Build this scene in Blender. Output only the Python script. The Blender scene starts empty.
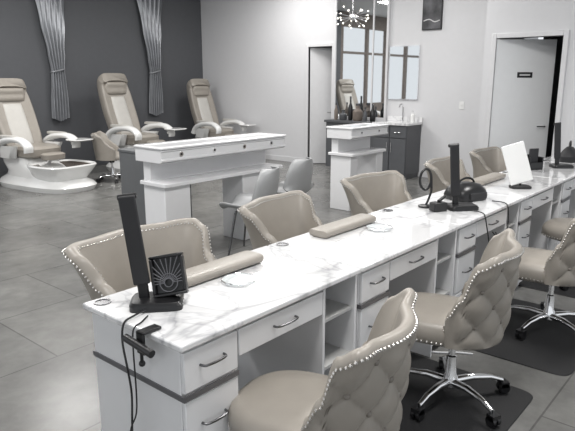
import bpy, bmesh, math, random
from mathutils import Vector, Matrix
PI = math.pi
C = bpy.context.scene.collection
random.seed(5)
R = math.radians

# ------------------------------------------------------------------ materials
def nodes(name):
    m = bpy.data.materials.new(name); m.use_nodes = True
    nt = m.node_tree; b = nt.nodes['Principled BSDF']
    return m, nt, b
def mat(name, col, rough=.5, metal=0, coat=0, var=.06, scale=12, bump=0, bscale=200, trans=0, alpha=1, emit=0):
    m, nt, b = nodes(name)
    b.inputs['Roughness'].default_value = rough
    b.inputs['Metallic'].default_value = metal
    b.inputs['Coat Weight'].default_value = coat
    b.inputs['Transmission Weight'].default_value = trans
    b.inputs['Alpha'].default_value = alpha
    if emit:
        b.inputs['Emission Color'].default_value = (*col, 1); b.inputs['Emission Strength'].default_value = emit
    g = nt.nodes.new('ShaderNodeNewGeometry')
    n = nt.nodes.new('ShaderNodeTexNoise'); n.inputs['Scale'].default_value = scale; n.inputs['Detail'].default_value = 4
    nt.links.new(g.outputs['Position'], n.inputs['Vector'])
    r = nt.nodes.new('ShaderNodeValToRGB')
    r.color_ramp.elements[0].position = .3; r.color_ramp.elements[1].position = .7
    r.color_ramp.elements[0].color = (*[c*(1-var) for c in col], 1)
    r.color_ramp.elements[1].color = (*[min(1, c*(1+var)) for c in col], 1)
    nt.links.new(n.outputs['Fac'], r.inputs['Fac']); nt.links.new(r.outputs['Color'], b.inputs['Base Color'])
    if bump:
        n2 = nt.nodes.new('ShaderNodeTexNoise'); n2.inputs['Scale'].default_value = bscale; n2.inputs['Detail'].default_value = 3
        nt.links.new(g.outputs['Position'], n2.inputs['Vector'])
        bp = nt.nodes.new('ShaderNodeBump'); bp.inputs['Strength'].default_value = bump; bp.inputs['Distance'].default_value = .002
        nt.links.new(n2.outputs['Fac'], bp.inputs['Height']); nt.links.new(bp.outputs['Normal'], b.inputs['Normal'])
    return m
def marble(name, base=(.74,.74,.745), rough=.06):
    m, nt, b = nodes(name); b.inputs['Roughness'].default_value = rough; b.inputs['Coat Weight'].default_value = .6
    g = nt.nodes.new('ShaderNodeNewGeometry')
    def layer(rot, sc, nscale, dist, lo, hi, v, sharp):
        mp = nt.nodes.new('ShaderNodeMapping'); mp.inputs['Rotation'].default_value = (0, 0, R(rot)); mp.inputs['Scale'].default_value = sc
        nt.links.new(g.outputs['Position'], mp.inputs['Vector'])
        n = nt.nodes.new('ShaderNodeTexNoise'); n.inputs['Scale'].default_value = nscale; n.inputs['Detail'].default_value = 5; n.inputs['Distortion'].default_value = dist
        nt.links.new(mp.outputs['Vector'], n.inputs['Vector'])
        r = nt.nodes.new('ShaderNodeValToRGB'); cr = r.color_ramp
        cr.elements[0].position = lo; cr.elements[0].color = (1,1,1,1)
        cr.elements[1].position = hi; cr.elements[1].color = (1,1,1,1)
        e = cr.elements.new((lo+hi)/2); e.color = (v,v,v*1.02,1)
        e = cr.elements.new((lo+hi)/2-sharp); e.color = ((1+v)/2,(1+v)/2,(1+v)/2,1)
        nt.links.new(n.outputs['Fac'], r.inputs['Fac']); return r
    a = layer(35, (1,2.6,1), 1.0, .7, .468, .532, .64, .010)
    c = layer(-20, (2.0,1,1), 1.8, .9, .483, .517, .78, .006)
    mx = nt.nodes.new('ShaderNodeMix'); mx.data_type = 'RGBA'; mx.blend_type = 'MULTIPLY'; mx.inputs[0].default_value = 1
    nt.links.new(a.outputs['Color'], mx.inputs[6]); nt.links.new(c.outputs['Color'], mx.inputs[7])
    m2 = nt.nodes.new('ShaderNodeMix'); m2.data_type = 'RGBA'; m2.blend_type = 'MULTIPLY'; m2.inputs[0].default_value = 1
    nt.links.new(mx.outputs[2], m2.inputs[6]); m2.inputs[7].default_value = (*base, 1)
    nt.links.new(m2.outputs[2], b.inputs['Base Color'])
    return m
def floor_mat():
    m, nt, b = nodes('floor_tile')
    g = nt.nodes.new('ShaderNodeNewGeometry')
    mp = nt.nodes.new('ShaderNodeMapping'); mp.inputs['Location'].default_value = (.25, .1, 0)
    nt.links.new(g.outputs['Position'], mp.inputs['Vector'])
    br = nt.nodes.new('ShaderNodeTexBrick'); br.inputs['Scale'].default_value = 1
    br.inputs['Brick Width'].default_value = 1.2; br.inputs['Row Height'].default_value = .8
    br.inputs['Mortar Size'].default_value = .005; br.inputs['Mortar Smooth'].default_value = .1
    br.inputs['Color1'].default_value = (.150,.148,.142,1); br.inputs['Color2'].default_value = (.178,.176,.168,1)
    br.inputs['Mortar'].default_value = (.095,.093,.09,1)
    nt.links.new(mp.outputs['Vector'], br.inputs['Vector'])
    def ns(s, lo, hi):
        n = nt.nodes.new('ShaderNodeTexNoise'); n.inputs['Scale'].default_value = s; n.inputs['Detail'].default_value = 9; n.inputs['Roughness'].default_value = .62; n.inputs['Distortion'].default_value = .3
        nt.links.new(g.outputs['Position'], n.inputs['Vector'])
        r = nt.nodes.new('ShaderNodeValToRGB'); r.color_ramp.elements[0].position = .34; r.color_ramp.elements[1].position = .66
        r.color_ramp.elements[0].color = (lo,lo,lo,1); r.color_ramp.elements[1].color = (hi,hi,hi,1)
        nt.links.new(n.outputs['Fac'], r.inputs['Fac']); return r
    r = ns(1.4, .76, 1.16); r2 = ns(7, .88, 1.1)
    prev = br.outputs['Color']
    for q in (r, r2):
        mx = nt.nodes.new('ShaderNodeMix'); mx.data_type = 'RGBA'; mx.blend_type = 'MULTIPLY'; mx.inputs[0].default_value = 1
        nt.links.new(prev, mx.inputs[6]); nt.links.new(q.outputs['Color'], mx.inputs[7]); prev = mx.outputs[2]
    nt.links.new(prev, b.inputs['Base Color'])
    b.inputs['Roughness'].default_value = .26
    return m
M_FLOOR = floor_mat()
M_WHITEWALL = mat('white_wall_paint', (.61,.61,.622), .7, var=.01)
M_DARKWALL = mat('slate_wall_paint', (.088,.091,.099), .6, var=.03)
M_CEIL = mat('ceiling_paint', (.75,.75,.75), .8, var=.01)
M_TRIM = mat('trim_paint', (.62,.62,.63), .5, var=.02)
M_DOOR = mat('door_paint', (.84,.85,.86), .4, var=.01)
M_MARBLE = marble('white_marble')
M_LAQ = mat('white_lacquer', (.72,.72,.73), .16, var=.01, coat=.4)
M_INNER = mat('inner_board', (.46,.46,.45), .5, var=.02)
M_STRIP = mat('grey_metal_strip', (.16,.16,.17), .35, .6, var=.03)
M_CHROME = mat('chrome', (.85,.85,.86), .08, 1, var=.01)
M_STEEL = mat('dark_handle_steel', (.16,.16,.165), .25, 1, var=.02)
M_LEATHER = mat('taupe_leather', (.30,.274,.241), .36, var=.04, bump=.25, bscale=350)
M_LEATHER2 = mat('taupe_leather_button', (.20,.18,.157), .42, var=.03)
M_NAIL = mat('pewter_nailheads', (.78,.76,.73), .22, 1, var=.02)
M_BLACK = mat('black_plastic', (.010,.010,.011), .32, var=.1)
M_BLACK2 = mat('black_matte', (.016,.016,.018), .6, var=.1)
M_MATB = mat('black_floor_mat', (.010,.010,.011), .7, var=.1, bump=.3)
M_GREYGRILLE = mat('grey_grille', (.10,.10,.11), .5, var=.05)
M_CREAM = mat('cream_leather', (.50,.485,.455), .4, var=.03)
M_WHITEP = mat('white_acrylic', (.74,.74,.73), .15, var=.01, coat=.5)
M_BOWL = mat('brown_glass_bowl', (.10,.08,.065), .1, var=.2)
M_CURT = mat('grey_satin_curtain', (.34,.35,.37), .34, metal=.4, var=.12, scale=6)
M_MIRROR = mat('mirror_glass', (.8,.82,.83), .02, 1, var=.005)
M_GLASS = mat('clear_glass', (.80,.84,.85), .03, var=.01, alpha=.5, coat=1)
M_GREYCH = mat('grey_plastic', (.33,.335,.34), .4, var=.02)
M_DKCAB = mat('charcoal_cabinet', (.085,.088,.095), .45, var=.04)
M_TAUPEP = mat('brown_finish', (.17,.14,.12), .5, var=.15)
M_GREYBOX = mat('grey_laminate', (.12,.125,.13), .5, var=.03)
M_DARKROOM = mat('dim_room_shade', (.05,.05,.054), .8, var=.03)  # darkness of the unlit hallway put into its wall colour
M_BULB = mat('warm_bulb', (1,.95,.85), .3, emit=3)
M_PRINT = mat('dark_landscape_print', (.07,.07,.075), .5, var=.8, scale=5)
M_PALE = mat('pale_print_stroke', (.6,.6,.6), .6, var=.1)

# ------------------------------------------------------------------ mesh builder
def catmull(pts, n=6):
    p = [Vector(q) for q in pts]; out = []
    for i in range(len(p)-1):
        a = p[max(0, i-1)]; b = p[i]; c = p[i+1]; d = p[min(len(p)-1, i+2)]
        for k in range(n):
            t = k/n
            out.append(.5*((2*b)+(c-a)*t+(2*a-5*b+4*c-d)*t*t+(3*b-a-3*c+d)*t*t*t))
    out.append(p[-1]); return out
class MB:
    def __init__(s): s.bm = bmesh.new(); s.mi = 0
    def box(s, x0, x1, y0, y1, z0, z1, mtx=None):
        v = [s.bm.verts.new((x, y, z)) for z in (z0, z1) for y in (y0, y1) for x in (x0, x1)]
        if mtx is not None:
            for q in v: q.co = mtx @ q.co
        for f in ((0,2,3,1),(4,5,7,6),(0,1,5,4),(2,6,7,3),(0,4,6,2),(1,3,7,5)): s.bm.faces.new([v[i] for i in f])
        return s
    def loops(s, L, cap0=True, cap1=True, closed=True):
        rows = [[s.bm.verts.new(p) for p in lp] for lp in L]
        n = len(rows[0])
        for a, b in zip(rows, rows[1:]):
            for i in range(n if closed else n-1):
                j = (i+1) % n
                s.bm.faces.new((a[i], a[j], b[j], b[i]))
        if cap0: s.bm.faces.new(rows[0][::-1])
        if cap1: s.bm.faces.new(rows[-1])
        return s
    def rings(s, spec, seg=40, mtx=None, cap0=True, cap1=True):
        L = []
        for (cx, cy, z, ax, ay, n) in spec:
            lp = []
            for i in range(seg):
                t = 2*PI*i/seg; c = math.cos(t); d = math.sin(t)
                p = Vector((cx+ax*math.copysign(abs(c)**(2/n), c), cy+ay*math.copysign(abs(d)**(2/n), d), z))
                lp.append(mtx @ p if mtx is not None else p)
            L.append(lp)
        return s.loops(L, cap0, cap1)
    def tube(s, pts, r, seg=8, smooth=True, n=6):
        P = catmull(pts, n) if smooth and len(pts) > 2 else [Vector(p) for p in pts]
        rr = r if callable(r) else (lambda t: r)
        L = []; up = None
        for i, p in enumerate(P):
            d = (P[min(i+1, len(P)-1)]-P[max(i-1, 0)])
            d = d.normalized() if d.length > 1e-9 else Vector((0, 0, 1))
            if up is None: up = d.orthogonal().normalized()
            up = (up-d*up.dot(d)); up = up.normalized() if up.length > 1e-6 else d.orthogonal().normalized()
            w = d.cross(up); q = rr(i/(len(P)-1))
            L.append([p+up*math.cos(2*PI*k/seg)*q+w*math.sin(2*PI*k/seg)*q for k in range(seg)])
        return s.loops(L)
    def cyl(s, p0, p1, r0, r1=None, seg=20):
        r1 = r0 if r1 is None else r1
        return s.tube([p0, p1], lambda t: r0+(r1-r0)*t, seg, False)
    def sphere(s, c, r, sx=1, sy=1, sz=1, sub=2):
        m = Matrix.Translation(Vector(c)) @ Matrix.Diagonal((sx, sy, sz, 1))
        bmesh.ops.create_icosphere(s.bm, subdivisions=sub, radius=r, matrix=m); return s
    def build(s, name, m, parent=None, smooth=True, bevel=0, sub=0, ang=40, m2=None, n1=None):
        if n1 is not None:
            s.bm.faces.ensure_lookup_table()
            for f in s.bm.faces[n1:]: f.material_index = 1
        bmesh.ops.recalc_face_normals(s.bm, faces=s.bm.faces)
        for f in s.bm.faces: f.smooth = smooth
        if smooth and not sub:
            for e in s.bm.edges:
                if len(e.link_faces) == 2 and e.calc_face_angle(0) > R(ang): e.smooth = False
        me = bpy.data.meshes.new(name); s.bm.to_mesh(me); s.bm.free()
        me.materials.append(m)
        if m2: me.materials.append(m2)
        o = bpy.data.objects.new(name, me); C.objects.link(o)
        if parent: o.parent = parent
        if bevel:
            b = o.modifiers.new('bevel', 'BEVEL'); b.width = bevel; b.segments = 2; b.limit_method = 'ANGLE'; b.angle_limit = R(35)
        if sub:
            b = o.modifiers.new('sub', 'SUBSURF'); b.levels = sub; b.render_levels = sub
        return o
def tag(o, label, cat, group=None):
    o['label'] = label; o['category'] = cat
    if group: o['group'] = group
    return o
def thing(name, label, cat, loc=(0,0,0), rz=0, group=None):
    o = bpy.data.objects.new(name, None); C.objects.link(o); o.empty_display_size = .1
    o.location = loc; o.rotation_euler = (0, 0, rz)
    return tag(o, label, cat, group)
def dup(root, loc, rz, label, group=None):
    def cp(o, par):
        c = o.copy(); C.objects.link(c)
        if par: c.parent = par
        for k in list(o.children): cp(k, c)
        return c
    r = cp(root, None); r.location = loc; r.rotation_euler = (0, 0, rz); r['label'] = label
    if group: r['group'] = group
    return r
def struct(name, mb, m, parent=None, **k):
    o = mb.build(name, m, parent, **k)
    if not parent: o['kind'] = 'structure'
    return o

# ------------------------------------------------------------------ setting
XW, XN, YD, ZC = 8.93, 7.70, 10.0, 3.5
DA, DB = 2.17, 2.98
struct('floor', MB().box(-3, 11.5, -3, 10.2, -.1, 0), M_FLOOR)
struct('ceiling', MB().box(-3, 11.5, -3, 10.2, ZC, ZC+.1), M_CEIL)
struct('wall_back', MB().box(3.6, XW+.12, YD, YD+.12, 0, ZC), M_DARKWALL)
w = MB(); w.box(-3, 3.6, YD, YD+.12, 0, .9).box(-3, 3.6, YD, YD+.12, 3.1, ZC).box(-3, 3.6, YD+.03, YD+.09, 2.35, 2.42)
for x, q in ((-3, .1), (-1.6, .1), (-.3, .15), (.9, .25), (2.1, .12), (3.45, .15)): w.box(x, x+q, YD+.02, YD+.1, .9, 3.1)
struct('added_window_1', w, M_TAUPEP)  # unseen window frame, added to brighten the mirrors and let daylight in
w = MB()
w.box(XW, XW+.12, 3.14, 6.47, 0, ZC).box(XW, XW+.12, 7.02, YD, 0, ZC).box(XW, XW+.12, 6.47, 7.02, 2.2, ZC)
struct('wall_right', w, M_WHITEWALL)
w = MB()
w.box(XN, XN+.12, -3, DA, 0, ZC).box(XN, XN+.12, DB, 3.14, 0, ZC).box(XN, XN+.12, DA, DB, 2.12, ZC).box(XN+.12, XW, 3.06, 3.14, 0, ZC)
struct('wall_near', w, M_WHITEWALL)
struct('wall_closet', MB().box(10.2, 10.3, 3.3, 8, 0, ZC).box(XW+.12, 10.2, 7.9, 8, 0, ZC).box(XW+.12, 10.2, 3.3, 3.4, 0, ZC), M_TRIM)
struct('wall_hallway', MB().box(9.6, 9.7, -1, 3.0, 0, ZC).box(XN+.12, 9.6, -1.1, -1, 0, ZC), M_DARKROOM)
struct('baseboard_right', MB().box(XW-.015, XW, 7.09, YD, 0, .1), M_TRIM, bevel=.003)
struct('baseboard_back', MB().box(3.6, XW-.02, YD-.015, YD, 0, .1), M_DKCAB, bevel=.003)
struct('baseboard_near', MB().box(XN-.015, XN, -3, DA-.07, 0, .1), M_TRIM, bevel=.003)
def doorframe(n, x, y0, y1, z1):
    f = MB(); f.box(x-.025, x+.14, y0-.06, y0, 0, z1+.06).box(x-.025, x+.14, y1, y1+.06, 0, z1+.06).box(x-.025, x+.14, y0, y1, z1, z1+.06)
    return struct(n, f, M_TRIM, bevel=.006)
doorframe('trim_1', XW, 6.47, 7.02, 2.2)
doorframe('trim_2', XN, DA, DB, 2.12)
def leaf(name, hinge, width, h, ang, m):
    d = struct(name, MB().box(0, .04, -width, 0, .01, h-.003), m, bevel=.003)
    d.location = hinge; d.rotation_euler = (0, 0, ang)
    k = MB(); k.cyl((-.05, -width+.08, 1.0), (0, -width+.08, 1.0), .012); k.cyl((-.05, -width+.075, 1.0), (-.05, -width+.19, 1.0), .009)
    k.build('door_handle', M_CHROME, d)
    return d
leaf('door_1', (XW+.03, 7.01, 0), .52, 2.195, R(38), M_TRIM)
d2 = leaf('door_2', (XN+.0, DB-.003, 0), .79, 2.115, R(43), M_DOOR)
MB().box(-.006, 0, -.50, -.30, 1.63, 1.70).build('door_sign', M_BLACK, d2)
MB().box(-.008, -.006, -.47, -.33, 1.655, 1.675).build('sign_lettering', M_TRIM, d2)

# ------------------------------------------------------------------ manicure tables
Y0, L, D = 1.384, 1.07, .59
def handle(mb, xc, z, y=.012, w=.11):
    mb.tube([(xc-w/2, y, z), (xc-w/2+.008, y-.020, z), (xc, y-.026, z), (xc+w/2-.008, y-.020, z), (xc+w/2, y, z)], .0048, 8)
def make_table():
    t = thing('manicure_table', '', 'table', (1.104, Y0, 0))
    MB().box(0, L-.010, 0, D, .735, .76).build('table_top', M_MARBLE, t, bevel=.006)
    MB().box(.015, .27, .03, D-.04, .05, .735).box(.03, .255, .05, D-.06, 0, .05).build('drawer_cabinet', M_LAQ, t, bevel=.003)
    s = MB(); s.box(.010, .015, .012, D-.035, .548, .568).box(.010, .27, .008, .0125, .548, .568); s.build('metal_strip', M_STRIP, t)
    for z0, z1 in ((.575, .722), (.315, .541), (.06, .305)):
        dr = MB().box(.018, .268, .012, .03, z0, z1).build('drawer', M_LAQ, t, bevel=.003)
        h = MB(); handle(h, .143, (z0+z1)/2+.01); h.build('handle', M_STEEL, dr)
    dr = MB().box(.276, .782, .012, .03, .618, .722).box(.29, .77, .03, .40, .63, .715).build('drawer', M_LAQ, t, bevel=.003)
    h = MB(); handle(h, .53, .672, w=.13); h.build('handle', M_STEEL, dr)
    s = MB(); s.box(.79, .806, .015, D-.04, 0, .735).box(1.036, 1.052, .015, D-.04, 0, .735).box(.806, 1.036, D-.056, D-.04, .05, .735)
    s.box(.806, 1.036, .03, D-.056, .05, .066)
    s.build('open_shelf_unit', M_LAQ, t, bevel=.002)
    for z in (.33, .56): MB().box(.806, 1.036, .03, D-.056, z, z+.015).build('shelf', M_INNER, t, bevel=.001)
    MB().box(.27, .79, D-.10, D-.085, .35, .735).build('modesty_panel', M_LAQ, t, bevel=.002)
    c = MB(); c.rings([(.055, .535, .7605, .034, .034, 2), (.055, .535, .764, .034, .034, 2), (.055, .535, .764, .026, .026, 2), (.055, .535, .7612, .024, .024, 2)], 28)
    c.build('cup_holder', M_STEEL, t)
    return t
tb = make_table()
tl = ['nearest marble-topped white manicure table, at the left end of the row',
      'white manicure table second in the row, behind the nearest tufted stool',
      'white manicure table third in the row, carrying the tall black lamp and domed nail lamp',
      'white manicure table fourth in the row, carrying the white panel lamp',
      'white manicure table fifth in the row, next to last before the wall',
      'white manicure table at the far right end of the row by the open door']
tb['label'] = tl[0]; tb['group'] = 'manicure tables in a row'
for i in range(1, 6): dup(tb, (1.104+L*i, Y0, 0), 0, tl[i])

def arm_cushion():
    m = MB(); Ls = []
    for k, x in enumerate([-.255, -.252, -.24, 0, .24, .252, .255]):
        q = [.8, .94, 1, 1, 1, .94, .8][k]
        lp = []
        for i in range(28):
            a = 2*PI*i/28; c = math.cos(a); s = math.sin(a)
            lp.append((x, math.copysign(abs(c)**.5, c)*.064*q, .023+math.copysign(abs(s)**.6, s)*.0215*q))
        Ls.append(lp)
    m.loops(Ls); return m
ac = tag(arm_cushion().build('armrest_cushion', M_LEATHER, None), 'taupe padded armrest on the nearest marble table top', 'armrest', 'armrest cushions on the tables')
ac.location = (1.68, 1.84, .76)
for x, l in ((2.71, 'taupe padded armrest on the second marble table top, in front of the second client chair'), (4.85, 'small far taupe padded armrest on the fourth marble table')):
    dup(ac, (x, 1.86, .76), 0, l)
gd = thing('glass_dish', 'clear round glass dish on the nearest marble table', 'dish', (1.67, 1.68, .7605), 0, 'glass dishes on the tables')
MB().rings([(0, 0, 0, .062, .062, 2), (0, 0, .004, .072, .072, 2), (0, 0, .013, .077, .077, 2), (0, 0, .013, .070, .070, 2), (0, 0, .005, .06, .06, 2)], 40).build('bowl', M_GLASS, gd)
MB().tube([(.0755*math.cos(a), .0755*math.sin(a), .0135) for a in [2*PI*i/40 for i in range(41)]], .0022, 6, False).build('rim', M_CHROME, gd)
dup(gd, (2.83, 1.70, .7605), 0, 'clear round glass dish on the second marble table in front of the armrest')

# ------------------------------------------------------------------ upholstered chairs
def lerp_keys(keys, x):
    if x <= keys[0][0]: return keys[0][1]
    for (a, va), (b, vb) in zip(keys, keys[1:]):
        if x <= b:
            t = (x-a)/(b-a); t = t*t*(3-2*t); return va+(vb-va)*t
    return keys[-1][1]
def make_shell(parent, Rr, z0, zt, za, th=.05, T=R(112), tuft=False, ey=1.0, nphi=84, nz=26, flare=.05, ear=.5, ha=.17, hz=.19, inner=False, lift=.010, fw=.15):
    keys = [(0, zt-.005), (ear*.6, zt-.005), (ear*.9, zt+lift), (ear, zt+lift), (ear+.09, zt-.03), (ear+.22, zt-(zt-za)*.66), (min(.98, ear+.36), za+.02), (1, za-.03)]
    def rad(a, s):
        r = Rr*(.92+.08*min(1, s*2.2))
        r += flare*.6*s**3 + flare*1.2*(s**2.2)*math.exp(-((a-ear-.02)/fw)**2)
        return r
    Ls = []
    for i in range(nphi+1):
        t = -1+2*i/nphi; ph = t*T; a = abs(t)
        H = lerp_keys(keys, a)
        q = 1 if a < .93 else max(.12, math.sqrt(max(0, 1-((a-.93)/.07)**2)))
        lp = []
        def P(r, z): return Vector((math.sin(ph)*r, -math.cos(ph)*r*ey, z))
        def S(z): return max(0, min(1, (z-z0)/(zt-z0)))
        zz = [z0+(H-th*.5-z0)*k/nz for k in range(nz+1)]
        for z in zz:
            r = rad(a, S(z)) + th/2*q - th/2
            if tuft:
                arc = ph*Rr; p = arc/ha+(z-z0-.02)/hz; w = arc/ha-(z-z0-.02)/hz
                k = abs(math.sin(PI*p)*math.sin(PI*w))**.38
                env = max(0, min(1, (.90-a)/.1))*max(0, min(1, (H-.035-z)/.05))*max(0, min(1, (z-z0)/.04))
                r += .030*(k-.45)*env
            lp.append(P(r, z))
        rt = rad(a, S(H-th*.5))
        for ang in (30, 60, 90, 120, 150):
            lp.append(P(rt-th/2+math.cos(R(ang))*th/2*q, H-th*.5+math.sin(R(ang))*th/2))
        for z in reversed(zz):
            lp.append(P(rad(a, S(z))-th/2-th/2*q, z))
        Ls.append(lp)
    m = MB(); m.loops(Ls); n1 = len(m.bm.faces)
    if tuft:
        for pi in range(-20, 20):
            for wi in range(-20, 20):
                arc = (pi+wi)/2*ha; z = (pi-wi)/2*hz+z0+.02
                a = abs(arc/Rr)/T
                if a > .84 or z < z0+.03: continue
                H = lerp_keys(keys, a)
                if z > H-.055: continue
                ph = arc/Rr; r = rad(a, (z-z0)/(zt-z0))-.009
                m.sphere((math.sin(ph)*r, -math.cos(ph)*r*ey, z), .012, sub=2)
    m.build('backrest', M_LEATHER, parent, ang=75, m2=M_LEATHER2, n1=n1)
    def nails(rofs, dz, name):
        m = MB(); last = None
        for i in range(0, 1600):
            t = -1+2*i/1599; a = abs(t); ph = t*T; H = lerp_keys(keys, a); z = H-dz
            r = rad(a, max(0, min(1, (z-z0)/(zt-z0))))+rofs
            if a > .93: r += (-1 if rofs > -.01 else 1)*(a-.93)/.07*th/2
            p = Vector((math.sin(ph)*r, -math.cos(ph)*r*ey, z))
            if last is None or (p-last).length > .019: m.sphere(p, .0066, sub=1); last = p
        if rofs > -.01:
            for sg in (-1, 1):
                z = z0+.02
                while z < za-.06:
                    r = rad(1, (z-z0)/(zt-z0))-th/2
                    m.sphere((math.sin(sg*T)*r, -math.cos(T)*r*ey+.001, z), .0066, sub=1); z += .019
        m.build(name, M_NAIL, parent)
    nails(.001, .024, 'nailhead_trim')
    if inner: nails(-th+.001, .026, 'nailhead_trim')
def make_seat(parent, hx, hy, cy, zb, zt):
    MB().rings([(0, cy, zb, hx*.3, hy*.3, 2.2), (0, cy, zb, hx*.9, hy*.9, 2.6), (0, cy, zb+.02, hx, hy, 2.7), (0, cy, zt-.05, hx*1.01, hy*1.01, 2.7), (0, cy, zt-.02, hx*.97, hy*.97, 2.6),
                (0, cy, zt, hx*.86, hy*.86, 2.5), (0, cy, zt+.012, hx*.5, hy*.5, 2.2), (0, cy, zt+.014, hx*.1, hy*.1, 2)], 56).build('seat', M_LEATHER, parent, ang=70)
    m = MB(); pr = None
    for i in range(900):
        t = 2*PI*i/900-PI/2; c = math.cos(t); d = math.sin(t)
        p = Vector((hx*1.0*math.copysign(abs(c)**(2/2.7), c), cy+hy*1.0*math.copysign(abs(d)**(2/2.7), d), zb+.022))
        if p.y < cy-.1: continue
        if pr is None or (p-pr).length > .021: m.sphere(p, .0065, sub=1); pr = p
    m.build('seat_nailheads', M_NAIL, parent)
def make_starbase(parent, hub=.09, zs=.40, r=.29, col=.02):
    MB().rings([(0, 0, hub-.03, .03, .03, 2), (0, 0, hub-.02, .04, .04, 2), (0, 0, hub+.03, .036, .036, 2), (0, 0, hub+.05, .028, .028, 2), (0, 0, hub+.14, .026, .026, 2), (0, 0, hub+.145, .017, .017, 2), (0, 0, zs, .017, .017, 2)], 24).build('gas_column', M_CHROME, parent)
    MB().box(-.10, .10, -.09, .09, zs-.02, zs).cyl((0, 0, zs-.06), (0, 0, zs-.01), .04).cyl((.04, 0, zs-.03), (.22, .02, zs-.035), .006).build('seat_mechanism', M_BLACK, parent, bevel=.004)
    for k in range(5):
        a = 2*PI*k/5+.3; mt = Matrix.Rotation(a, 4, 'Z')
        L_ = []
        for x, z, w, h in ((.02, hub, .022, .022), (.12, hub+.012, .02, .018), (.22, hub+.004, .016, .014), (r, hub-.02, .013, .011)):
            L_.append([mt @ Vector((x, w*math.cos(2*PI*i/12), z+h*math.sin(2*PI*i/12))) for i in range(12)])
        lg = MB().loops(L_).build('leg', M_CHROME, parent)
        cs = MB(); cs.cyl(mt @ Vector((r-.005, 0, .035)), mt @ Vector((r-.005, 0, hub-.012)), .007, seg=10)
        ax = mt @ Matrix.Translation((r+.008, 0, .027))
        for s in (-1, 1):
            cs.cyl(ax @ Vector((0, s*.006, 0)), ax @ Vector((0, s*.024, 0)), .027, seg=18)
        cs.box(-.022, .022, -.024, .024, .006, .034, ax)
        cs.build('caster', M_BLACK, lg)
def make_stool(label, loc, rz):
    t = thing('technician_stool', label, 'stool', loc, rz, 'tufted technician stools along the drawers')
    make_shell(t, .252, .37, .845, .53, tuft=True, T=R(92), ear=.60, flare=.07, nphi=100, nz=34)
    make_seat(t, .225, .275, .09, .36, .475)
    make_starbase(t, zs=.365)
    return t
sl = ['tufted taupe stool nearest the camera, cut by the bottom of the photo',
      'tufted taupe stool second in line, its whole chrome base showing on the black mat',
      'tufted taupe stool third in line at the right edge, chrome base on black mat',
      'farthest taupe stool, only its seat showing at the right edge behind the third one']
s0 = make_stool(sl[0], (1.52, 1.09, 0), R(14))
dup(s0, (2.62, 1.12, .007), R(14), sl[1])
dup(s0, (3.84, 1.00, .007), R(4), sl[2])
dup(s0, (4.95, 1.03, .007), R(0), sl[3])
def make_client(label, loc, rz):
    t = thing('client_chair', label, 'chair', loc, rz, 'wingback client chairs along the marble tables')
    make_shell(t, .30, .14, .815, .56, th=.06, T=R(104), flare=.085, ear=.56, inner=True, lift=.0, fw=.2)
    make_seat(t, .26, .26, .04, .26, .47)
    MB().rings([(0, 0, 0, .24, .24, 2), (0, 0, .02, .24, .24, 2), (0, 0, .03, .05, .05, 2), (0, 0, .26, .04, .04, 2)], 40).build('swivel_base', M_CHROME, t)
    return t
c0 = make_client('taupe wingback chair behind the nearest table, at the left beside the tall black lamp', (1.79, 2.33, 0), PI)
cls = [(2.95, 2.38, 'taupe wingback chair behind the second table, second from the left in the client row'),
       (4.20, 2.42, 'taupe wingback chair third in the client row, below the far dryer station'),
       (5.55, 2.40, 'taupe wingback chair fourth in the client row, behind the tall black lamp'),
       (6.70, 2.42, 'farthest taupe wingback chair in the client row, near the open door')]
for i, (x, y, l) in enumerate(cls): dup(c0, (x, y, 0), PI+R([8, -6, 4, 0][i]), l)
c0.scale = (1.12, 1.10, 1.0)

def fm(x0, x1, y0, y1, label):
    o = MB().rings([((x1-x0)/2, (y1-y0)/2, 0.0005, (x1-x0)/2, (y1-y0)/2, 14), ((x1-x0)/2, (y1-y0)/2, .006, (x1-x0)/2-.004, (y1-y0)/2-.004, 14)], 64).build('chair_mat', M_MATB)
    o.location = (x0, y0, 0); return tag(o, label, 'mat', 'black floor mats under the stools')
fm(2.19, 2.94, .78, 1.66, 'black plastic floor mat under the second stool')
fm(3.22, 4.24, .70, 1.66, 'black plastic floor mat under the third stool at the right')
fm(4.55, 5.35, .70, 1.66, 'black plastic floor mat under the farthest stool at the right edge')

# ------------------------------------------------------------------ lamps & devices on tables
def slab_lamp(label, loc, rz, tilt=4, group='tall black slab lamps'):
    t = thing('slab_lamp', label, 'lamp', loc, rz, group)
    MB().rings([(0, 0, 0, .10, .075, 6), (0, 0, .02, .10, .075, 6), (0, 0, .032, .09, .066, 6), (0, 0, .036, .05, .04, 4)], 40).build('base', M_BLACK, t)
    mt = Matrix.Translation((-.045, 0, .03)) @ Matrix.Rotation(R(-tilt), 4, 'Y')
    MB().box(-.020, .020, -.010, .010, .0, .40, mt).build('lamp_arm', M_BLACK, t, bevel=.005)
    m2 = mt @ Matrix.Translation((0, -.016, .405)) @ Matrix.Rotation(R(2), 4, 'X')
    MB().box(-.031, .031, -.012, .003, -.345, .0, m2).build('folded_light_bar', M_BLACK2, t, bevel=.005)
    MB().cyl(mt @ Vector((-.034, -.008, .40)), mt @ Vector((.034, -.008, .40)), .011).build('hinge', M_BLACK, t)
    return t
lp = slab_lamp('tall black slab lamp on the corner of the nearest marble table', (1.28, 1.735, .76), R(-42), 6)
dup(lp, (3.66, 1.57, .76), R(-40), 'tall black slab lamp leaning beside the black domed nail lamp')
dup(lp, (6.1, 1.62, .76), R(-50), 'tall black slab lamp at the far right edge of the photo')
t = thing('nail_dust_fan', 'square black nail dust fan with grille, beside the lamp on the nearest table', 'fan', (1.31, 1.70, .797), R(-48))
mt = Matrix.Rotation(R(-9), 4, 'Y') @ Matrix.Rotation(R(-18), 4, 'X')
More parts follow.
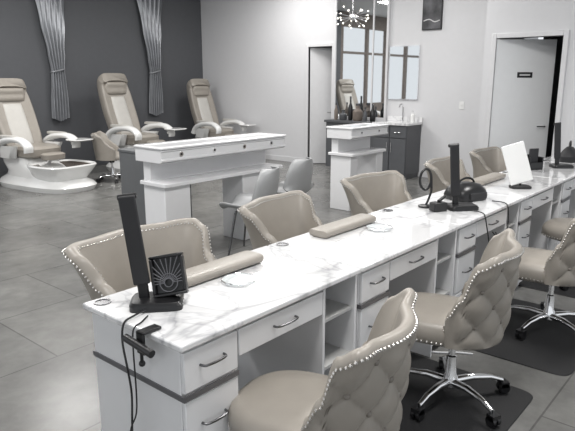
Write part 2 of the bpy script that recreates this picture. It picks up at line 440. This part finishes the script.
fr = MB(); fr.box(-.055, .075, -.02, .02, .0, .012, mt).box(-.055, .075, -.02, .02, .146, .158, mt).box(-.055, -.043, -.02, .02, .012, .146, mt).box(.063, .075, -.02, .02, .012, .146, mt).box(-.045, .065, .005, .018, .01, .15, mt)
fr.build('housing', M_BLACK, t, bevel=.004)
g = MB(); cx, cz = .01, .05
for k in range(15):
    a = PI*k/14
    ex, ez = math.cos(a), math.sin(a)
    ln = min(.055/max(1e-6, abs(ex)), (.094/ez) if ez > 1e-6 else 9)
    g.cyl(mt @ Vector((cx+ex*.016, -.016, cz+ez*.016)), mt @ Vector((cx+ex*ln, -.016, cz+ez*ln)), .0019, seg=6)
for q in (.016, .034):
    g.tube([mt @ Vector((cx+q*math.cos(a), -.017, cz+q*math.sin(a))) for a in [2*PI*i/24 for i in range(25)]], .002, 6, False)
g.build('grille', M_GREYGRILLE, t)
t = thing('drill_holder', 'black nail drill holder clamped to the left edge of the nearest table', 'holder', (1.10, 1.56, .72))
MB().box(-.03, .05, -.02, .02, .042, .052).box(-.03, -.02, -.02, .02, -.03, .052).build('clamp', M_BLACK, t, bevel=.003)
MB().cyl((-.04, -.08, .0), (-.045, .06, .02), .014).build('handpiece', M_BLACK, t)
MB().cyl((-.025, 0, -.025), (-.025, 0, -.06), .006).sphere((-.025, 0, -.065), .012).build('clamp_screw', M_BLACK, t)
def cord(pts, r, label, m=M_BLACK):
    return tag(MB().tube(pts, r, 8).build('power_cord', m), label, 'cord')
cord([(1.20, 1.70, .775), (1.14, 1.69, .772), (1.092, 1.68, .762), (1.075, 1.67, .70), (1.07, 1.64, .6), (1.085, 1.65, .5), (1.06, 1.62, .42), (1.075, 1.65, .3), (1.07, 1.63, .15), (1.05, 1.55, .006), (.95, 1.5, .006)], .004,
     'black power cord hanging down the left end of the nearest table')
cord([(1.18, 1.66, .768), (1.13, 1.63, .768), (1.09, 1.62, .758), (1.07, 1.60, .70), (1.058, 1.58, .55), (1.065, 1.60, .45), (1.05, 1.62, .36), (1.07, 1.57, .2), (1.06, 1.60, .08), (1.03, 1.66, .006), (.98, 1.72, .006)], .003,
     'thin looped black cord beside the thicker one on the nearest table end')
cord([(3.62, 1.48, .768), (3.60, 1.40, .768), (3.59, 1.375, .74), (3.60, 1.36, .66), (3.64, 1.35, .55), (3.70, 1.345, .5), (3.76, 1.35, .56), (3.78, 1.37, .61)], .004, 'black cord looping over the front of the third table')
cord([(4.02, 1.5, .768), (4.0, 1.40, .768), (3.98, 1.37, .73), (3.97, 1.36, .6), (3.90, 1.36, .5), (3.84, 1.38, .56), (3.80, 1.40, .60)], .004, 'black cord from the domed nail lamp drooping under the centre drawer')
cord([(3.0, 1.62, .006), (3.02, 1.45, .006), (3.06, 1.37, .006), (3.12, 1.30, .006), (3.16, 1.22, .006)], .006, 'pale cord lying on the floor beside the second stool', M_TRIM)
t = thing('ring_lamp', 'slim black lamp with an oval ring head on the third table', 'lamp', (3.56, 1.78, .76), R(-40))
MB().rings([(0, 0, 0, .05, .05, 2), (0, 0, .012, .05, .05, 2), (0, 0, .018, .02, .02, 2)], 28).build('base', M_BLACK, t)
MB().tube([(0, 0, .012), (.02, 0, .06), (.035, 0, .12), (.03, 0, .2)], .008).build('neck', M_BLACK, t)
MB().tube([(.04*math.cos(a)-.01, .0, .19+.07*math.sin(a)) for a in [2*PI*i/24 for i in range(25)]], .009, 8, False).build('ring_head', M_BLACK, t)
t = thing('nail_drill', 'small black nail drill unit beside the slim lamp', 'nail drill', (3.50, 1.66, .76), R(-30))
MB().box(-.05, .05, -.035, .035, .0, .06).build('control_box', M_BLACK, t, bevel=.008)
MB().cyl((.0, 0, .066), (.06, .02, .09), .011).build('handpiece', M_BLACK, t)
t = thing('nail_lamp', 'domed black nail curing lamp on the third table', 'nail lamp', (4.02, 1.70, .76), R(-20))
MB().rings([(0, 0, 0, .14, .12, 3), (0, 0, .03, .15, .125, 3), (0, 0, .07, .14, .115, 2.6), (0, 0, .105, .105, .09, 2.4), (0, 0, .118, .05, .045, 2)], 44).build('housing', M_BLACK, t)
MB().box(-.08, .08, -.130, -.118, .012, .06).build('hand_opening', M_BLACK2, t, bevel=.004)
MB().tube([(-.09, 0, .09), (-.06, 0, .135), (0, 0, .15), (.06, 0, .135), (.09, 0, .09)], .008).build('carry_handle', M_BLACK, t)
t = thing('panel_lamp', 'white flat rectangular panel lamp tilted above the fourth table', 'lamp', (4.70, 1.54, .76), R(-50))
MB().rings([(0, 0, 0, .08, .06, 4), (0, 0, .018, .08, .06, 4), (0, 0, .024, .06, .045, 4)], 32).build('base', M_BLACK, t)
MB().tube([(0, 0, .02), (-.005, .02, .10), (-.04, .02, .18)], .009).build('stem', M_BLACK, t)
mt = Matrix.Translation((.005, -.015, .045)) @ Matrix.Rotation(R(-17), 4, 'Y') @ Matrix.Rotation(R(-6), 4, 'X')
MB().box(-.09, .09, -.014, .0, .0, .32, mt).build('light_panel', M_WHITEP, t, bevel=.006)
t = thing('desk_organizer', 'small black desk caddy near the far end of the table row', 'caddy', (5.80, 1.80, .76), R(-30))
MB().box(-.08, .08, -.05, .05, 0, .015).box(-.08, -.07, -.05, .05, 0, .12).box(.07, .08, -.05, .05, 0, .12).box(-.08, .08, .04, .05, 0, .14).box(-.08, .08, -.05, -.04, 0, .07).build('tray', M_BLACK, t, bevel=.003)
MB().box(-.05, .05, -.01, .01, .016, .20).build('divider', M_BLACK2, t, bevel=.003)
t = thing('handbag', 'black soft handbag lying on the far right table', 'bag', (6.65, 1.70, .76), R(10))
MB().rings([(0, 0, 0, .15, .09, 3), (0, 0, .06, .165, .10, 3), (0, 0, .12, .13, .06, 2.6), (0, 0, .15, .06, .03, 2)], 36).build('bag_body', M_BLACK2, t)
MB().tube([(-.09, 0, .12), (-.06, 0, .2), (.06, 0, .2), (.09, 0, .12)], .008).build('strap', M_BLACK, t)

# ------------------------------------------------------------------ nail dryer stations
DS = .38
def station(loc, Ln, label, n, pr=0):
    t = thing('dryer_station', label, 'nail dryer table', loc, 0, 'white two-level dryer stations')
    MB().rings([(Ln/2, DS/2, .685, Ln/2-.01, DS/2-.01, 26), (Ln/2, DS/2, .69, Ln/2, DS/2, 26), (Ln/2, DS/2, .715, Ln/2, DS/2, 26), (Ln/2, DS/2, .722, Ln/2-.008, DS/2-.008, 26)], 96).build('lower_top', M_LAQ, t)
    pw = .29 if Ln > 1 else .16
    for x in (.02, Ln-pw-.02-pr):
        MB().box(x+.01, x+.01+pw, .05, DS-.03, .0, .685).build('pedestal', M_LAQ, t, bevel=.006)
    MB().box(.03, Ln-.03, DS-.14, DS-.04, .72, .90).build('riser', M_LAQ, t, bevel=.003)
    prof = [(.03, .900), (.0, .918), (.0, .932), (.012, .937), (.012, .998), (.0, 1.002), (.0, 1.013), (.01, 1.02), (DS, 1.02), (DS, .90), (DS-.14, .90)]
    MB().loops([[(-.02, y, z) for y, z in prof], [(Ln+.02, y, z) for y, z in prof]]).build('upper_housing', M_LAQ, t, bevel=.003)
    MB().rings([(Ln/2, DS/2, 1.02, Ln/2+.025, DS/2+.012, 26), (Ln/2, DS/2, 1.025, Ln/2+.035, DS/2+.02, 26), (Ln/2, DS/2, 1.036, Ln/2+.035, DS/2+.02, 26), (Ln/2, DS/2, 1.042, Ln/2+.02, DS/2+.008, 26),
                (Ln/2, DS/2, 1.042, Ln/2-.03, DS/2-.05, 26), (Ln/2, DS/2, 1.036, Ln/2-.035, DS/2-.055, 26)], 96).build('upper_top', M_LAQ, t)
    for k in range(n):
        x = Ln*(k+.5)/n
        pk = MB(); pk.cyl((x, .012, .968), (x, .004, .968), .022, seg=24)
        o = pk.build('control_puck', M_CHROME, t)
        MB().cyl((x, .004, .968), (x, .002, .968), .011, seg=20).build('lens', M_BLACK, o)
    return t
station((3.10, 4.0, 0), 1.58, 'near white two-level nail dryer station with round controls, left of the grey shell chairs', 4, .28)
station((5.90, 3.95, 0), .80, 'far white two-level nail dryer station in front of the tall mirror', 2)
t = thing('low_cabinet', 'dark grey low cabinet behind the left end of the near dryer station', 'cabinet', (3.38, 4.58, 0))
MB().box(0, .5, 0, .5, .0, .90).build('body', M_GREYBOX, t, bevel=.004)
MB().box(-.01, .51, -.01, .51, .90, .925).build('cabinet_top', M_GREYBOX, t, bevel=.004)
MB().box(.01, .49, -.012, 0, .05, .88).build('door', M_GREYBOX, t, bevel=.003)

def shell_chair(label, loc, rz):
    t = thing('shell_chair', label, 'chair', loc, rz, 'grey plastic shell chairs at the dryer stations')
    prof = [(.23, .425, .20), (.18, .445, .23), (.05, .435, .25), (-.1, .43, .26), (-.18, .45, .265), (-.22, .52, .265), (-.245, .62, .25), (-.265, .72, .225), (-.275, .80, .17), (-.277, .825, .11)]
    P2 = catmull([(a, b, c) for a, b, c in prof], 3)
    n = 14; L1 = []
    for p in P2:
        row = []
        for i in range(n+1):
            s = -1+2*i/n; up = .07*abs(s)**3
            back = max(0, min(1, (p.y-.45)/.1))
            row.append(Vector((s*p.z, p.x+up*back*1.6, p.y+up*(1-back))))
        L1.append(row)
    m = MB(); rows = [[m.bm.verts.new(q) for q in r] for r in L1]
    for a, b in zip(rows, rows[1:]):
        for i in range(n): m.bm.faces.new((a[i], a[i+1], b[i+1], b[i]))
    o = m.build('shell_seat', M_GREYCH, t, ang=80)
    sd = o.modifiers.new('solid', 'SOLIDIFY'); sd.thickness = .012
    for sx in (-1, 1):
        for sy in (-1, 1):
            MB().cyl((sx*.13, sy*.11-.02, .425), (sx*.19, sy*.17-.02, .0), .011, .008, seg=10).build('leg', M_STEEL, t)
    MB().cyl((-.13, -.13, .42), (.13, -.13, .42), .008).cyl((-.13, .09, .42), (.13, .09, .42), .008).build('seat_frame', M_STEEL, t)
    return t
g0 = shell_chair('grey plastic shell chair nearest the camera, at the near dryer station', (3.84, 3.70, 0), R(22))
dup(g0, (4.58, 3.88, 0), R(8), 'grey plastic shell chair at the right end of the near dryer station')

# ------------------------------------------------------------------ pedicure chairs
def sweep_panel(path, hw, th, off=0, n=14, bol=0, capr=False):
    P = catmull([(0, a, b) for a, b in path], 5); W = catmull([(h, 0, 0) for h in hw], 5)
    m = MB(); Ls = []
    for i, p in enumerate(P):
        d = (P[min(i+1, len(P)-1)]-P[max(i-1, 0)]).normalized(); nr = Vector((0, -d.z, d.y))
        w = W[i].x; lp = []
        e = 1
        if capr: e = {0: .5, 1: .85, len(P)-1: .5, len(P)-2: .85}.get(i, 1)
        for k in range(n):
            a = 2*PI*k/n; c = math.cos(a); s = math.sin(a)
            x = w*math.copysign(abs(c)**.45, c); y = math.copysign(abs(s)**.6, s)
            lp.append(p+Vector((x, 0, 0))+nr*(off+th/2*y*e+(bol*(abs(x)/w)**3 if s > 0 else 0)))
        Ls.append(lp)
    m.loops(Ls); return m
def pedi(label, loc, rz):
    t = thing('pedicure_chair', label, 'spa chair', loc, rz, 'pedicure spa chairs along the dark wall')
    MB().rings([(0, -.20, 0, .38, .74, 3.2), (0, -.20, .07, .40, .78, 3.2), (0, -.20, .12, .37, .74, 3.0), (0, -.16, .17, .31, .62, 2.8), (0, -.10, .24, .30, .50, 3), (0, .10, .36, .29, .38, 3), (0, .16, .44, .28, .34, 3), (0, .18, .46, .2, .24, 3)], 48).build('base', M_WHITEP, t)
    MB().rings([(0, -.48, .10, .27, .28, 3), (0, -.52, .2, .31, .32, 3.4), (0, -.56, .31, .36, .34, 4), (0, -.56, .35, .38, .36, 4), (0, -.56, .37, .37, .35, 4), (0, -.56, .355, .33, .31, 4), (0, -.56, .25, .25, .24, 2.8)], 48).build('foot_basin', M_WHITEP, t)
    MB().rings([(0, -.56, .350, .325, .305, 4), (0, -.56, .353, .31, .29, 4), (0, -.56, .28, .15, .13, 2.4), (0, -.56, .275, .02, .02, 2)], 40, cap0=False).build('basin_liner', M_BOWL, t)
    MB().rings([(0, .06, .44, .25, .30, 4), (0, .06, .47, .29, .34, 4), (0, .06, .56, .295, .345, 4), (0, .06, .60, .26, .31, 3.5), (0, .06, .605, .05, .08, 2)], 48).build('seat', M_LEATHER, t)
    path = [(.27, .50), (.33, .70), (.42, .95), (.50, 1.20), (.55, 1.36), (.53, 1.46), (.46, 1.51)]
    hw = [.27, .29, .30, .29, .27, .27, .25]
    sweep_panel(path, hw, .13, 0, 22, .07).build('backrest', M_LEATHER, t, ang=80)
    sweep_panel([(.285, .56), (.33, .70), (.42, .95), (.49, 1.17)], [.14, .15, .15, .14], .06, .065, 18, 0, True).build('back_pad', M_CREAM, t, ang=80)
    sweep_panel([(.50, 1.21), (.525, 1.33), (.50, 1.44)], [.20, .23, .20], .10, .065, 18, 0, True).build('headrest', M_LEATHER, t, ang=80)
    for s in (-1, 1):
        P = catmull([(.30, .52, .09), (.22, .63, .10), (.05, .70, .10), (-.15, .72, .09), (-.30, .70, .09), (-.40, .63, .08), (-.40, .55, .05)], 5)
        Ls = []
        for i, p in enumerate(P):
            d = (P[min(i+1, len(P)-1)]-P[max(i-1, 0)]); d.z = 0; d.normalize(); nr = Vector((0, -d.y, d.x))
            Ls.append([Vector((s*.37+.07*math.cos(2*PI*k/16), p.x, p.y))+nr*(p.z/2*math.sin(2*PI*k/16)) for k in range(16)])
        a = MB().loops(Ls).rings([(s*.33, .12, .44, .045, .16, 3), (s*.35, .06, .62, .045, .18, 3)], 24).build('armrest', M_WHITEP, t, ang=80)
        MB().rings([(s*.37, .0, .735, .05, .20, 3), (s*.37, .0, .765, .047, .20, 3), (s*.37, .0, .772, .03, .16, 3)], 30).build('arm_pad', M_CREAM, a)
    tr = MB().rings([(.36, -.50, .66, .14, .13, 4), (.36, -.50, .675, .16, .15, 4), (.36, -.50, .685, .155, .145, 4)], 36).build('side_tray', M_WHITEP, t)
    MB().cyl((.37, -.32, .60), (.37, -.44, .66), .02).build('tray_arm', M_WHITEP, tr)
    MB().rings([(-.04, -.44, .43, .15, .10, 3), (-.04, -.44, .50, .16, .11, 3), (-.04, -.44, .52, .13, .08, 3)], 30).build('footrest', M_LEATHER, t)
    MB().cyl((0, -.20, .3), (-.03, -.40, .45), .03).build('footrest_bracket', M_CHROME, t)
    return t
p0 = pedi('taupe and white pedicure spa chair at the left edge of the photo', (4.36, 8.80, 0), R(8))
p0.scale = (1.12, 1.12, 1.04)
dup(p0, (6.30, 8.85, 0), R(8), 'middle taupe and white pedicure spa chair, between the two grey curtains').scale = (1.1, 1.1, 1.1)
dup(p0, (8.34, 8.95, 0), 0, 'far taupe and white pedicure spa chair in the corner by the white wall').scale = (.98, 1.06, 1.04)
t = thing('pedicure_stool', 'small round-backed taupe stool on chrome wheels between the first two spa chairs', 'stool', (5.33, 8.22, 0), R(-130))
make_shell(t, .27, .36, .78, .56, th=.045, nphi=40, nz=8)
make_seat(t, .23, .25, .04, .36, .46)
make_starbase(t, zs=.36, r=.25)

def curtain(x, label):
    m = MB(); nz = 46; nx = 110; rows = []
    ks = [(0, .15), (.14, .145), (.26, .125), (.34, .115), (.45, .15), (.65, .22), (1.0, .32)]
    for j in range(nz+1):
        s = j/nz; z = .88+(ZC-.02-.88)*s; w = lerp_keys(ks, s)
        row = []
        for i in range(nx+1):
            u = -1+2*i/nx
            amp = .042*(.5+.5*s)
            row.append(m.bm.verts.new((u*w+.02*math.sin(s*5), amp*math.sin(u*PI*5.5+.9*math.sin(s*4+u))+.022*math.sin(u*17+s*5), z+ (.06*abs(u) if j == 0 else 0))))
        rows.append(row)
    for a, b in zip(rows, rows[1:]):
        for i in range(nx): m.bm.faces.new((a[i], a[i+1], b[i+1], b[i]))
    t = thing('curtain', label, 'curtain', (x, YD-.09, 0), 0, 'grey satin curtains on the dark wall')
    m.build('drape', M_CURT, t, ang=90)
    zt = .88+(ZC-.9)*.34
    MB().tube([(.125*math.cos(a)+.02, .06*math.sin(a), zt+.03*math.cos(a)) for a in [2*PI*i/20 for i in range(21)]], .012, 8, False).build('tieback', M_CURT, t)
    return t
curtain(5.44, 'grey satin curtain tied in at the middle, left one, between the first two spa chairs')
curtain(7.54, 'grey satin curtain tied in at the middle, right one, beside the middle spa chair')

# ------------------------------------------------------------------ mirror wall, console, sink
t = thing('wall_mirror', 'tall framed mirror on the white wall behind the far dryer station', 'mirror', (XW, 5.85, 0))
MB().box(-.03, -.004, -.52, .52, .96, 3.3).build('mirror_glass', M_MIRROR, t)
MB().box(-.045, -.004, .52, .56, .9, 3.34).box(-.045, -.004, -.56, -.52, .9, 3.34).box(-.045, -.004, -.52, .52, .90, .96).box(-.045, -.03, -.27, -.245, .96, 3.3).build('mirror_frame', M_TRIM, t, bevel=.003)
t = thing('console_shelf', 'dark narrow console under the tall mirror', 'console', (XW-.33, 5.28, 0))
MB().box(0, .32, 0, 1.12, .86, .90).build('console_top', M_DKCAB, t, bevel=.003)
MB().box(.04, .31, .02, 1.10, .05, .86).build('console_body', M_DKCAB, t, bevel=.003)
kinds = [('bottle', .05, .30), ('bottle', .035, .24), ('vase', .09, .30), ('bottle', .04, .42), ('jar', .07, .18), ('bottle', .035, .30)]
labs = ['rounded dark bottle at the right end of the console under the tall mirror', 'slim dark bottle next to the right end of the console', 'bulbous brown vase in the middle of the console', 'tallest dark bottle, standing left of the vase on the console', 'short dark jar between two bottles on the console', 'thin brown bottle at the left end of the console']
for i, (k, r, h) in enumerate(kinds):
    o = thing(k, labs[i], k, (XW-.2, 5.45+i*.155, .90))
    MB().rings([(0, 0, 0, r*.8, r*.8, 2), (0, 0, h*.1, r, r, 2), (0, 0, h*.55, r, r, 2), (0, 0, h*.72, r*.4, r*.4, 2), (0, 0, h*.88, r*.35, r*.35, 2)], 20).build('body', [M_BLACK, M_DKCAB, M_TAUPEP][i % 3], o)
    MB().rings([(0, 0, h*.88, r*.42, r*.42, 2), (0, 0, h, r*.42, r*.42, 2)], 16).build('cap', M_STEEL, o)
t = thing('sink_cabinet', 'charcoal sink cabinet with steel handles against the white wall', 'cabinet', (XW-.5, 4.62, 0))
MB().box(.02, .49, 0, .62, .08, .88).box(.06, .49, .02, .60, 0, .08).build('body', M_DKCAB, t, bevel=.003)
for y0, y1, z0, z1 in ((.01, .30, .1, .66), (.32, .61, .1, .66), (.01, .30, .68, .87), (.32, .61, .68, .87)):
    dd = MB().box(0, .02, y0, y1, z0, z1).build('door' if z0 < .5 else 'drawer', M_DKCAB, t, bevel=.003)
    if z0 < .5:
        yy = y1-.03 if y0 < .1 else y0+.03
        MB().cyl((-.02, yy, z1-.22), (-.02, yy, z1-.06), .006).build('handle', M_CHROME, dd)
    else: MB().cyl((-.02, (y0+y1)/2-.06, .775), (-.02, (y0+y1)/2+.06, .775), .006).build('handle', M_CHROME, dd)
o = MB().box(-.02, .49, -.02, .64, .882, .92).build('countertop', M_MARBLE, t, bevel=.004)
MB().box(.475, .49, -.02, .64, .92, 1.0).build('backsplash', M_MARBLE, t, bevel=.003)
MB().rings([(.2, .31, .921, .17, .2, 3), (.2, .31, .924, .17, .2, 3), (.2, .31, .923, .15, .18, 3), (.2, .31, .9215, .1, .12, 3)], 36).build('basin', M_WHITEP, t)
MB().tube([(.42, .31, .92), (.42, .31, 1.12), (.40, .31, 1.19), (.33, .31, 1.2), (.28, .31, 1.15)], .012).build('faucet', M_CHROME, t)
t = thing('sink_mirror', 'thin-edged rectangular mirror above the sink cabinet', 'mirror', (XW, 5.0, 0))
MB().box(-.02, -.004, -.28, .26, 1.29, 2.14).build('mirror_glass', M_MIRROR, t)
MB().box(-.025, -.003, -.292, -.28, 1.278, 2.152).box(-.025, -.003, .26, .272, 1.278, 2.152).box(-.025, -.003, -.28, .26, 1.278, 1.29).box(-.025, -.003, -.28, .26, 2.14, 2.152).build('frame', M_CHROME, t)
t = thing('soap_dispenser', 'white soap bottle on the sink counter', 'soap bottle', (XW-.2, 4.68, .921))
MB().rings([(0, 0, 0, .035, .035, 2.5), (0, 0, .12, .035, .035, 2.5), (0, 0, .14, .012, .012, 2), (0, 0, .16, .012, .012, 2)], 20).build('body', M_WHITEP, t)
MB().cyl((0, 0, .16), (0, 0, .19), .005).cyl((0.005, 0, .19), (-.04, 0, .185), .005).build('pump', M_CHROME, t)
t = thing('wall_picture', 'black landscape picture high on the white wall right of the sink', 'picture', (XW, 4.52, 0))
MB().box(-.03, -.003, -.17, .17, 2.38, 2.86).build('frame', M_BLACK, t, bevel=.003)
MB().box(-.033, -.03, -.155, .155, 2.395, 2.845).build('print', M_PRINT, t)
MB().tube([(-.034, -.14, 2.52), (-.034, -.05, 2.50), (-.034, .04, 2.54), (-.034, .14, 2.52)], .008, 6).build('pale_stroke', M_PALE, t)
CZ = 2.50
t = thing('starburst_chandelier', 'chrome starburst chandelier hanging near the tall mirror', 'chandelier', (7.5, 5.08, CZ))
MB().sphere((0, 0, 0), .05).build('hub', M_CHROME, t)
MB().cyl((0, 0, .04), (0, 0, ZC-CZ), .007).cyl((0, 0, ZC-CZ-.03), (0, 0, ZC-CZ), .06).build('stem', M_CHROME, t)
ga = PI*(3-math.sqrt(5))
for i in range(26):
    z = 1-2*(i+.5)/26; rr = math.sqrt(1-z*z); d = Vector((rr*math.cos(ga*i), rr*math.sin(ga*i), z*.55)); ln = .30 if i % 2 else .22
    if z > .9: continue
    a = MB().cyl(d*.04, d*ln, .004, seg=6).build('rod', M_CHROME, t)
    MB().sphere(d*ln, .012, sub=1).build('bulb', M_BULB, a)
o = MB().box(XW-.008, XW-.001, 3.9, 3.98, 1.15, 1.27).box(XW-.014, XW-.008, 3.93, 3.95, 1.19, 1.23).build('light_switch', M_WHITEP, None, bevel=.002); tag(o, 'white light switch on the white wall left of the open door', 'switch')

# ------------------------------------------------------------------ lights, world, camera
def area(loc, sx, sy, e, rot=(0,0,0), col=(1, .985, .965)):  # area lamps added out of view for general light and reflections
    l = bpy.data.lights.new('added_ceiling_light', 'AREA'); l.shape = 'RECTANGLE'; l.size = sx; l.size_y = sy; l.energy = e; l.color = col
    o = bpy.data.objects.new('added_ceiling_light', l); C.objects.link(o); o.location = loc; o.rotation_euler = rot
for x in (1.2, 4.2):
    for y in (.8, 4.2, 7.8): area((x, y, ZC-.03), 1.2, .6, 74)
area((7.0, 4.2, ZC-.03), 1.2, .6, 46)
area((7.6, 7.0, ZC-.03), 1.2, 1.0, 66)  # unseen lamp added so its reflection brightens the near table tops
wd = bpy.data.worlds.new('world'); bpy.context.scene.world = wd; wd.use_nodes = True
wd.node_tree.nodes['Background'].inputs[0].default_value = (.93, .965, 1, 1)
wd.node_tree.nodes['Background'].inputs[1].default_value = .95
cd = bpy.data.cameras.new('camera'); cam = bpy.data.objects.new('camera', cd); C.objects.link(cam)
cd.lens = 582.5/575*36; cd.sensor_width = 36; cam.location = (0, 0, 1.6)
cam.rotation_euler = (R(90-13.09), 0, R(-49.8)); cd.clip_start = .05
bpy.context.scene.camera = cam
bpy.context.scene.view_settings.view_transform = 'Standard'
bpy.context.scene.view_settings.look = 'None'
